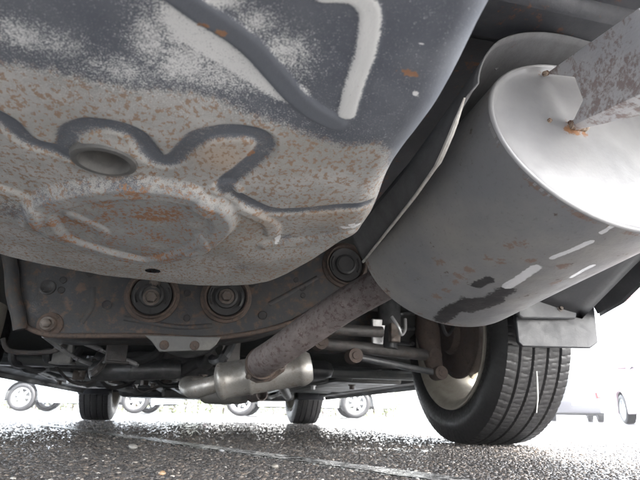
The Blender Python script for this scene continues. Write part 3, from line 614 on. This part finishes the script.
# --- rear subframe with its round mounts
SF = [(-.388, .360), (-.375, .30), (-.355, .245), (-.340, .218), (-.311, .207), (-.274, .203), (-.2, .207), (-.1, .212), (0, .212), (.06, .220), (.124, .234), (.2, .262), (.281, .315), (.325, .352), (.345, .39), (.345, .46), (-.388, .46)]
def zq(u): return u
sfm = MB(); sfm.prism([(u, 1.10, z) for u, z in SF], (0, .13, 0)); sf = part(sfm, 'rear_subframe', 'subframe', bevel=.008); sf['label'] = 'dark pressed steel rear subframe with two round rubber mounts'
bl = catmull([(u, 1.097, z+.004) for u, z in SF[3:14]], 6); MB().tube(bl, .0055, 10).build('lower_flange', 'rust_ring', sf)
ll = catmull([(-.40, 1.09, .372), (-.384, 1.088, .33), (-.372, 1.088, .285), (-.356, 1.09, .245), (-.346, 1.093, .215)], 6); MB().tube(ll, .013, 14).build('side_flange', 'subframe', sf)
def mount(u, z, r, two):
    m = MB(); m.lathe((u, 1.099, z), (0, -1, 0), [(r*1.22, -.004), (r*1.20, .003), (r*1.08, .006), (r*1.04, .014), (r, .015), (r*.95, .012), (r*.93, .002), (.001, .001)], 44, 0); o = m.build('mount_ring', 'rust_ring', sf)
    m = MB(); m.lathe((u, 1.096, z), (0, -1, 0), [(r*.90, 0), (r*.86, .006), (r*.70, .004), (r*.55, .003), (r*.52, .010), (r*.42, .012), (r*.40, .010), (.001, .009)], 36)
    m.build('rubber_bush', 'black_rubber', sf)
    for a in (.15, 1.15): 
        k_ = MB(); pts = [(u+r*.74*math.cos(q), 1.0935, z+r*.74*math.sin(q)) for q in np.linspace(math.pi*(a-.32), math.pi*(a+.02), 8)]; k_.tube(pts, r*.085, 8); k_.build('painted_slot', 'hole_shade', sf)  # dark tubes, the slots' shade is put into their colour
    if two is not None: MB().hexbolt((u, 1.086, z+(-.006 if two else 0)), (0, -1, 0), r*.25, .014).build('mount_bolt', 'bolt', sf)
    if two: MB().hexbolt((u+.003, 1.088, z+.026), (0, -1, 0), r*.17, .010).build('mount_bolt', 'bolt', sf)
mount(-.110, .300, .047, True); mount(.045, .307, .046, False); mount(.316, .405, .046, None)
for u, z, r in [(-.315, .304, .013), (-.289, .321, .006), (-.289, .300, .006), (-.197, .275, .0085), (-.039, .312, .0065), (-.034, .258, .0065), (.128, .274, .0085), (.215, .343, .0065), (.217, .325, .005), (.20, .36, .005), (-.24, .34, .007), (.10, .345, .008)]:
    MB().lathe((u, 1.0990, z), (0, -1, 0), [(r*1.25, -.002), (r*1.2, .0012), (r*1.0, .0014), (r*.9, .0005), (.0001, .0004)], 20).build('painted_hole', 'hole_shade', sf)  # proud dark discs, the shade of a hole put into their colour
MB().lathe((-.297, 1.100, .228), (0, -1, 0), [(.026, -.004), (.024, .004), (.016, .007), (.013, .012), (.001, .014)], 24).build('end_mount', 'rust_ring', sf)
MB().hexbolt((-.300, 1.088, .229), (0, -1, 0), .009, .009).build('mount_bolt', 'bolt', sf)
# stiffening swages on the rear face
for L in ([(-.24, .235), (-.225, .27), (-.23, .31)], [(-.16, .25), (-.05, .238), (.02, .245)], [(.14, .30), (.18, .325), (.25, .37)]):
    MB().tube(catmull([(u, 1.1055, z) for u, z in L], 6), .008, 12).build('swage', 'subframe', sf)
lb = MB(); lb.prism([(-.112, 1.075, .214), (-.098, 1.075, .203), (-.080, 1.075, .182), (.020, 1.075, .190), (.032, 1.075, .203), (.040, 1.075, .218)], (0, .006, 0)); lbo = part(lb, 'differential_bracket', 'floor_grey', bevel=.002)
for u, z in ((-.072, .196), (-.012, .198)): MB().lathe((u, 1.0755, z), (0, -1, 0), [(.010, -.001), (.009, .003), (.001, .004)], 18).build('bolt', 'rust_ring', lbo)
# differential housing, drive shafts, canister
df = MB(); df.lathe((-.03, 1.14, .29), (0, 1, 0), [(.001, -.02), (.06, -.01), (.09, .05), (.10, .12), (.085, .2), (.06, .28), (.045, .36), (.001, .37)], 32); part(df, 'differential', 'black_metal')
part(MB().tube([(-.02, 1.5, .26), (.0, 2.4, .255), (.06, 3.4, .27)], .033, 20), 'propeller_shaft', 'black_metal')
cn = MB(); cn.lathe((-.285, 1.50, .168), (1, 0, .06), [(.001, 0), (.018, .001), (.026, .006), (.028, .02), (.028, .10), (.030, .104), (.030, .112), (.028, .116), (.028, .225), (.022, .238), (.001, .242)], 30); part(cn, 'canister', 'black_metal')['label'] = 'black cylindrical canister below the subframe'
part(MB().tube(catmull([(-.04, 1.5, .180), (.0, 1.45, .20), (.02, 1.4, .19), (.03, 1.36, .21)], 6), .016, 14), 'rubber_hose', 'black_rubber')

# --- main floor, sills, ribs, lines
fg = MB(); G = []
for v in np.linspace(1.7, 4.35, 40):
    row = []
    for u in np.linspace(-.66, .84, 50):
        tun = .09*math.exp(-((u-.08)/.13)**4); rib = .010*(math.sin(u*42) > .55)
        row.append((u, v, .212+tun+rib+.008*mnoise.noise((u*5, v*3, 1))))
    G.append(row)
part(fg.sheet(G), 'floor_panel', 'floor', ang=40)
for u in (-.69, .88):
    s_ = MB(); s_.prism([(u-.055, 1.72, .25), (u-.05, 1.72, .195), (u-.012, 1.72, .190), (u-.008, 1.72, .172), (u+.004, 1.72, .172), (u+.008, 1.72, .192), (u+.045, 1.72, .205), (u+.05, 1.72, .25)], (0, 1.80, -.010)); so_ = part(s_, 'sill', 'floor', bevel=.004)
for u, v0, v1, wd in [(-.42, 1.75, 3.5, .07), (.50, 1.75, 3.5, .07), (-.20, 2.1, 3.4, .04)]:
    part(MB().box((u, (v0+v1)/2, .196), (wd, v1-v0, .035)), 'floor_rail', 'floor', bevel=.008)
part(MB().box((-.05, 1.78, .205), (.52, .34, .07)).box((.32, 1.80, .21), (.25, .30, .06)), 'fuel_tank', 'black_metal', bevel=.03)
for v in (1.72, 2.35, 3.05): part(MB().box((.09, v, .204), (1.4, .05, .03)), 'crossmember', 'floor', bevel=.008)
part(MB().box((.09, 3.75, .20), (1.15, .42, .10)), 'front_subframe', 'black_metal', bevel=.03)
part(MB().box((.05, 3.4, .175), (.5, .3, .06)), 'gearbox_pan', 'floor_grey', bevel=.02)
for pts, r in [([(-.60, 1.60, .24), (-.60, 1.76, .230), (-.60, 2.4, .19), (-.60, 3.1, .185), (-.55, 3.5, .20)], .005), ([(-.57, 1.72, .218), (-.57, 2.4, .190), (-.56, 3.3, .19)], .004), ([(-.36, 1.3, .23), (-.30, 1.45, .19), (-.18, 1.62, .17), (.0, 1.75, .165), (.12, 2.1, .17), (.14, 3.2, .175)], .005), ([(-.33, 1.3, .24), (-.22, 1.4, .205), (-.16, 1.46, .185)], .006), ([(.36, 1.72, .17), (.37, 2.5, .172), (.36, 3.3, .17)], .006)]:
    part(MB().tube(catmull(pts, 8), r, 10), 'brake_line', 'alu')
part(MB().lathe((.70, 1.92, .215), (0, 0, -1), [(.001, -.02), (.06, -.02), (.072, -.005), (.070, .008), (.05, .012), (.001, .010)], 28, ov=(1, .7)), 'access_cover', 'alu')
part(MB().box((.60, 2.25, .196), (.30, .85, .03)), 'side_tray', 'floor_grey', bevel=.01)
part(MB().tube(catmull([(.22, 1.55, .19), (.30, 1.9, .175), (.40, 2.4, .17), (.52, 3.0, .165)], 8), .022, 18), 'cable_conduit', 'floor_grey')
# cables and clamps hanging among the floor parts at left
for k in range(7):
    u0, v0 = -.42+.09*k, 1.7+.12*(k % 3)
    part(MB().tube(catmull([(u0, v0, .19), (u0+.04, v0+.05, .150-.008*(k % 3)), (u0+.10, v0+.06, .152), (u0+.14, v0+.02, .185)], 6), .0045+.002*(k % 2), 10), 'loop_hose', 'black_rubber' if k % 2 else 'link')
    part(MB().box((u0+.05, v0+.09, .172), (.035, .02, .03), Matrix.Rotation(k, 3, 'Z')), 'clamp', 'bolt', bevel=.003)

# heat guards, straps, plates and brackets that break up the underside
for k, (u, v, z, a, b_, rz) in enumerate([(-.30, 1.95, .178, .16, .10, .2), (-.12, 2.25, .170, .20, .14, -.1), (.05, 2.05, .160, .14, .20, .3), (-.48, 2.6, .176, .18, .22, 0), (-.02, 2.9, .158, .22, .30, .1), (.28, 2.3, .165, .12, .30, 0), (-.33, 3.2, .168, .22, .2, .3), (.45, 3.3, .166, .2, .3, 0)]):
    G = [[(u+x*math.cos(rz)-y*math.sin(rz), v+x*math.sin(rz)+y*math.cos(rz), z+.020*mnoise.noise((x*18, y*16, k))+.035*(2*x/a)**2) for x in np.linspace(-a/2, a/2, 12)] for y in np.linspace(-b_/2, b_/2, 10)]
    part(MB().sheet(G), 'heat_guard', ('floor_grey', 'alu', 'floor')[k % 3], solid=.003, ang=60)
for k in range(14):
    u, v = -.6+.088*k, 1.55+.37*((k*5) % 7)/3.; z = .178-.006*(k % 3)
    part(MB().hexbolt((u, v, z), (0, 0, -1), .009, .016), 'floor_bolt', 'bolt' if k % 2 else 'alu')
for k, (u, v, rz) in enumerate([(-.20, 1.34, .4), (-.34, 1.42, -.3), (.08, 1.38, .2), (.22, 1.42, -.4), (-.08, 1.62, .1)]):
    m_ = Matrix.Rotation(rz, 3, 'Z'); b = MB(); b.box((u, v, .215), (.05, .010, .075), m_).box((u, v+.012, .180), (.055, .035, .006), m_); part(b, 'bracket', ('link', 'floor_grey')[k % 2], bevel=.002)

rq = random.Random(5)
for k in range(26):
    u, v = rq.uniform(-.62, .30), rq.uniform(1.32, 2.6); z = rq.uniform(.165, .20); a = rq.uniform(-1.5, 1.5); l = rq.uniform(.05, .22); r = rq.uniform(.004, .013)
    e_ = (u+l*math.cos(a), v+l*math.sin(a), z+rq.uniform(-.012, .02))
    part(MB().tube(catmull([(u, v, z+.03), (u+.2*(e_[0]-u), v+.2*(e_[1]-v), z), e_, (e_[0]+.02, e_[1]+.03, e_[2]+.04)], 5), r, 8), 'underfloor_hose', ('black_metal', 'black_rubber', 'link', 'floor')[k % 4])

# --- right rear suspension
def arm(name, a, b_, r, mat, eye=.02):
    o = part(MB().tube([a, Vector(a).lerp(Vector(b_), .1), Vector(a).lerp(Vector(b_), .9), b_], [r*.9, r, r, r*.9], 18), name, mat)
    for q in (a, b_):
        MB().lathe(Vector(q)-Vector((0, .022, 0)), (0, 1, 0), [(.001, -.003), (eye*.5, -.003), (eye*.55, 0), (eye, 0), (eye*1.05, .006), (eye*1.05, .038), (eye, .044), (eye*.5, .045), (.001, .047)], 24).build('bush_eye', 'brake', o)
    return o
arm('lateral_link', (.30, 1.28, .245), (.640, 1.33, .232), .0165, 'link', .019)
arm('toe_link', (.38, 1.24, .210), (.640, 1.30, .182), .0085, 'black_metal', .018)
part(MB().tube([(.20, 1.20, .268), (.45, 1.22, .272)], .014, 14), 'stabiliser_bar', 'link')
part(MB().box((.43, 1.42, .30), (.26, .03, .13)), 'side_member', 'subframe', bevel=.01)
sp = MB(); sp.tube([(.50, 1.30, .24), (.515, 1.33, .50)], .022, 18).tube([(.505, 1.31, .30), (.515, 1.33, .50)], .032, 18); part(sp, 'shock_absorber', 'black_metal')
cs = MB(); cs.tube([(.56+.045*math.cos(a), 1.38+.045*math.sin(a), .27+.22*a/(2*math.pi*5)) for a in np.linspace(0, 2*math.pi*5, 140)], .006, 8); part(cs, 'coil_spring', 'black_metal')
part(MB().tube(catmull([(.47, 1.20, .31), (.485, 1.19, .28), (.495, 1.20, .265), (.51, 1.21, .28), (.515, 1.22, .31)], 6), .004, 8), 'cable_loop', 'alu')
part(MB().box((.492, 1.24, .275), (.028, .02, .05)), 'link_bracket', 'bolt', bevel=.003)
part(MB().box((.475, 1.30, .285), (.05, .012, .07)), 'gap_light_plate', 'alu', bevel=.003)  # added pale plate stands in for daylight seen through a gap
br = MB(); br.lathe((.695, 1.35, .30), (1, 0, 0), [(.001, 0), (.05, .0), (.06, .015), (.10, .02), (.115, .03), (.115, .075), (.001, .075)], 40); bro = part(br, 'brake_drum', 'brake')
bp = MB(); bp.lathe((.715, 1.35, .30), (1, 0, 0), [(.001, 0), (.06, 0), (.10, .008), (.122, .010), (.127, .014), (.127, .02), (.001, .02)], 44); part(bp, 'brake_backing_plate', 'brake')
kn = MB(); kn.tube([(.630, 1.345, .40), (.635, 1.345, .30), (.640, 1.335, .235), (.640, 1.31, .18)], [.022, .036, .028, .02], 16); part(kn, 'knuckle', 'brake')
part(MB().tube(catmull([(.60, 1.2, .36), (.62, 1.22, .30), (.65, 1.25, .28), (.68, 1.27, .31)], 6), .005, 8), 'brake_hose', 'black_rubber')

# --- wheels of the car
w0 = make_wheel('wheel', car, .30, .196, .196, 'rim')
w0.location = (.792-CU, 1.35-CV, .30)
for u, v, rz in ((-.635, 1.35, math.pi), (-.635, 3.85, math.pi), (.785, 3.85, 0)):
    q = copy_tree(w0, car); q.location = (u-CU, v-CV, .30); q.rotation_euler = (R(17), 0, rz)
for u in (-.63, .78):
    part(MB().lathe((u-(.06 if u > 0 else -.06), 3.85, .30), (1 if u > 0 else -1, 0, 0), [(.001, 0), (.09, 0), (.12, .02), (.12, .04), (.001, .04)], 30), 'brake_disc', 'brake')
    part(MB().box((u, 3.56, .185), (.19, .012, .055), Matrix.Rotation(R(-12), 3, 'X')), 'air_deflector', 'flap', bevel=.004)
    part(MB().tube([(u*.55+.04, 3.80, .22), (u*.95, 3.85, .20)], .02, 14), 'lower_arm', 'black_metal')

sw = MB(); sw.tube([(.775, 1.062, .175), (.779, 1.070, .150), (.784, 1.082, .115), (.789, 1.100, .083)], [.0012, .0016, .0016, .001], 6); swo = sw.build('strand', 'plate'); swo.location = car2world(0, 0); swo.rotation_euler = (0, 0, YAW)  # slim pale tube upright on the tread
tag(swo, 'thin pale straw stuck upright to the rear tyre tread', 'strand')

# --- mud flap, liner and bumper corner behind the right rear wheel
mf = MB(); mf.prism([(.695, 1.005, .325), (.695, 1.005, .232), (.705, 1.005, .222), (.88, 1.000, .226), (.902, .998, .240), (.905, .995, .325)], (0, .010, 0)); mfo = part(mf, 'mud_flap', 'flap', bevel=.003); mfo['label'] = 'grey mud flap behind the right rear tyre'
bk = MB(); bk.prism([(.690, .985, .345), (.690, .985, .288), (.700, .985, .282), (.84, .985, .290), (.86, .985, .345)], (0, .012, 0)); bko = part(bk, 'flap_bracket', 'plastic', bevel=.004)
MB().hexbolt((.712, .984, .318), (0, -1, 0), .006, .008).build('bolt', 'bolt', bko)
MB().hexbolt((.80, .984, .312), (0, -1, 0), .005, .006).build('bolt', 'bolt', bko)
ul = MB(); G = []
for v in np.linspace(.45, 1.0, 14):
    zl = float(np.interp(v, [.45, .7, .8, 1.0], [.47, .425, .388, .292]))
    G.append([(u, v, zl+.075*((.90-u)/.30)**1.5*(v < 9)) for u in np.linspace(.60, .905, 9)])
part(ul.sheet(G), 'bumper_underside', 'plastic', ang=50, solid=.004)
MB().lathe((.78, .90, .355), (.3, -.3, -1), [(.001, .004), (.012, .004), (.02, .001), (.022, -.004)], 20).build('clip', 'plastic', bko)

# ------------------------------------------------------------ parked cars and hedge behind
background_car((-7.55, 12.6, 0), R(-84), 'bluegrey', 4.2, 1.70, 1.5, 'pale washed out car with wheels showing either side of the left front tyre')
background_car((-2.35, 11.6, 0), R(-88), 'white', 4.0, 1.68, 1.5, 'white car with wheels showing either side of the right front tyre')
background_car((8.75, 17.6, 0), R(-20), 'darkgrey', 4.1, 1.70, 1.5, 'small grey car far off between the rear tyre and right edge')
background_car((6.62, 7.9, 0), R(-14), 'maroon', 4.3, 1.72, 1.7, 'pale pinkish car at the right edge, cut off by it')
# clipped hedge: leaves as one mass on a twiggy core
t = NT('hedge_leaf'); n1 = t.noise(9, 4); n2 = t.noise(40, 3, off=3); t.set(t.mix(t.ramp(n2, .3, .7), t.mix(n1, (.05, .09, .02), (.10, .13, .04)), (.13, .14, .06)), .5); M['leaf'] = t.m
t = NT('hedge_twig'); n1 = t.noise(30, 4); t.set(t.mix(n1, (.05, .035, .025), (.09, .065, .045)), .8); M['twig'] = t.m
def hedge(loc, rz, L, W, H, label, n=9000, seed=3):
    root = empty('hedge', loc, rz); tag(root, label, 'hedge', 'hedges at the edge of the car park'); r = np.random.default_rng(seed)
    p = np.stack([(r.random(n)-.5)*L, (r.random(n)-.5)*W, r.random(n)**.8*H], -1)
    p += .09*np.array([mnoise.noise_vector(q*2.2)[:] for q in p]); p[:, 2] = np.maximum(p[:, 2], .02)
    d = r.normal(size=(n, 3)); d /= np.linalg.norm(d, axis=1)[:, None]; e = np.cross(d, r.normal(size=(n, 3))); e /= np.linalg.norm(e, axis=1)[:, None]; s = (.03+.03*r.random(n))[:, None]
    V = np.stack([p-d*s, p+e*s*.45, p+d*s, p-e*s*.45], 1).reshape(-1, 3); F = np.arange(4*n).reshape(-1, 4)
    np_mesh('leaves', V, F, 'leaf', root, ang=0)
    for k in range(int(L/.45)):
        x = -L/2+.45*k+.2; b = MB()
        for q in range(4):
            b.tube([(x, 0, 0), (x+.05*r.normal(), .06*r.normal(), H*.4), (x+.15*r.normal(), .14*r.normal(), H*.95)], [.014, .010, .003], 6)
        b.build('stem', 'twig', root)
hedge((-5, 19, 0), 0, 16, .8, .9, 'low green hedge running behind the parked cars', 16000, 3)

# ------------------------------------------------------------ names without repeats of meaning are done; tidy the tree
for o in bpy.data.objects:
    if o.type == 'MESH' and o.data.name != o.name: o.data.name = o.name

# ------------------------------------------------------------ added veil imitating lens glare: a closed box round the whole place
GLARE_VEIL = .0026
if GLARE_VEIL:
    hz = MB().box((0, 0, 1.0), (620, 620, 4.0)).build('glare_veil', [])
    hm = bpy.data.materials.new('lens_glare_veil'); hm.use_nodes = True; hm.node_tree.nodes.clear()
    ho = hm.node_tree.nodes.new('ShaderNodeOutputMaterial'); pv = hm.node_tree.nodes.new('ShaderNodeVolumePrincipled')
    pv.inputs['Color'].default_value = (.95, .96, 1, 1); pv.inputs['Density'].default_value = GLARE_VEIL; pv.inputs['Anisotropy'].default_value = .2
    hm.node_tree.links.new(pv.outputs[0], ho.inputs['Volume']); hz.data.materials.append(hm)
    tag(hz, 'added pale veil imitating lens glare over the car park', 'glare_veil', kind='stuff'); scene.cycles.volume_bounces = 1
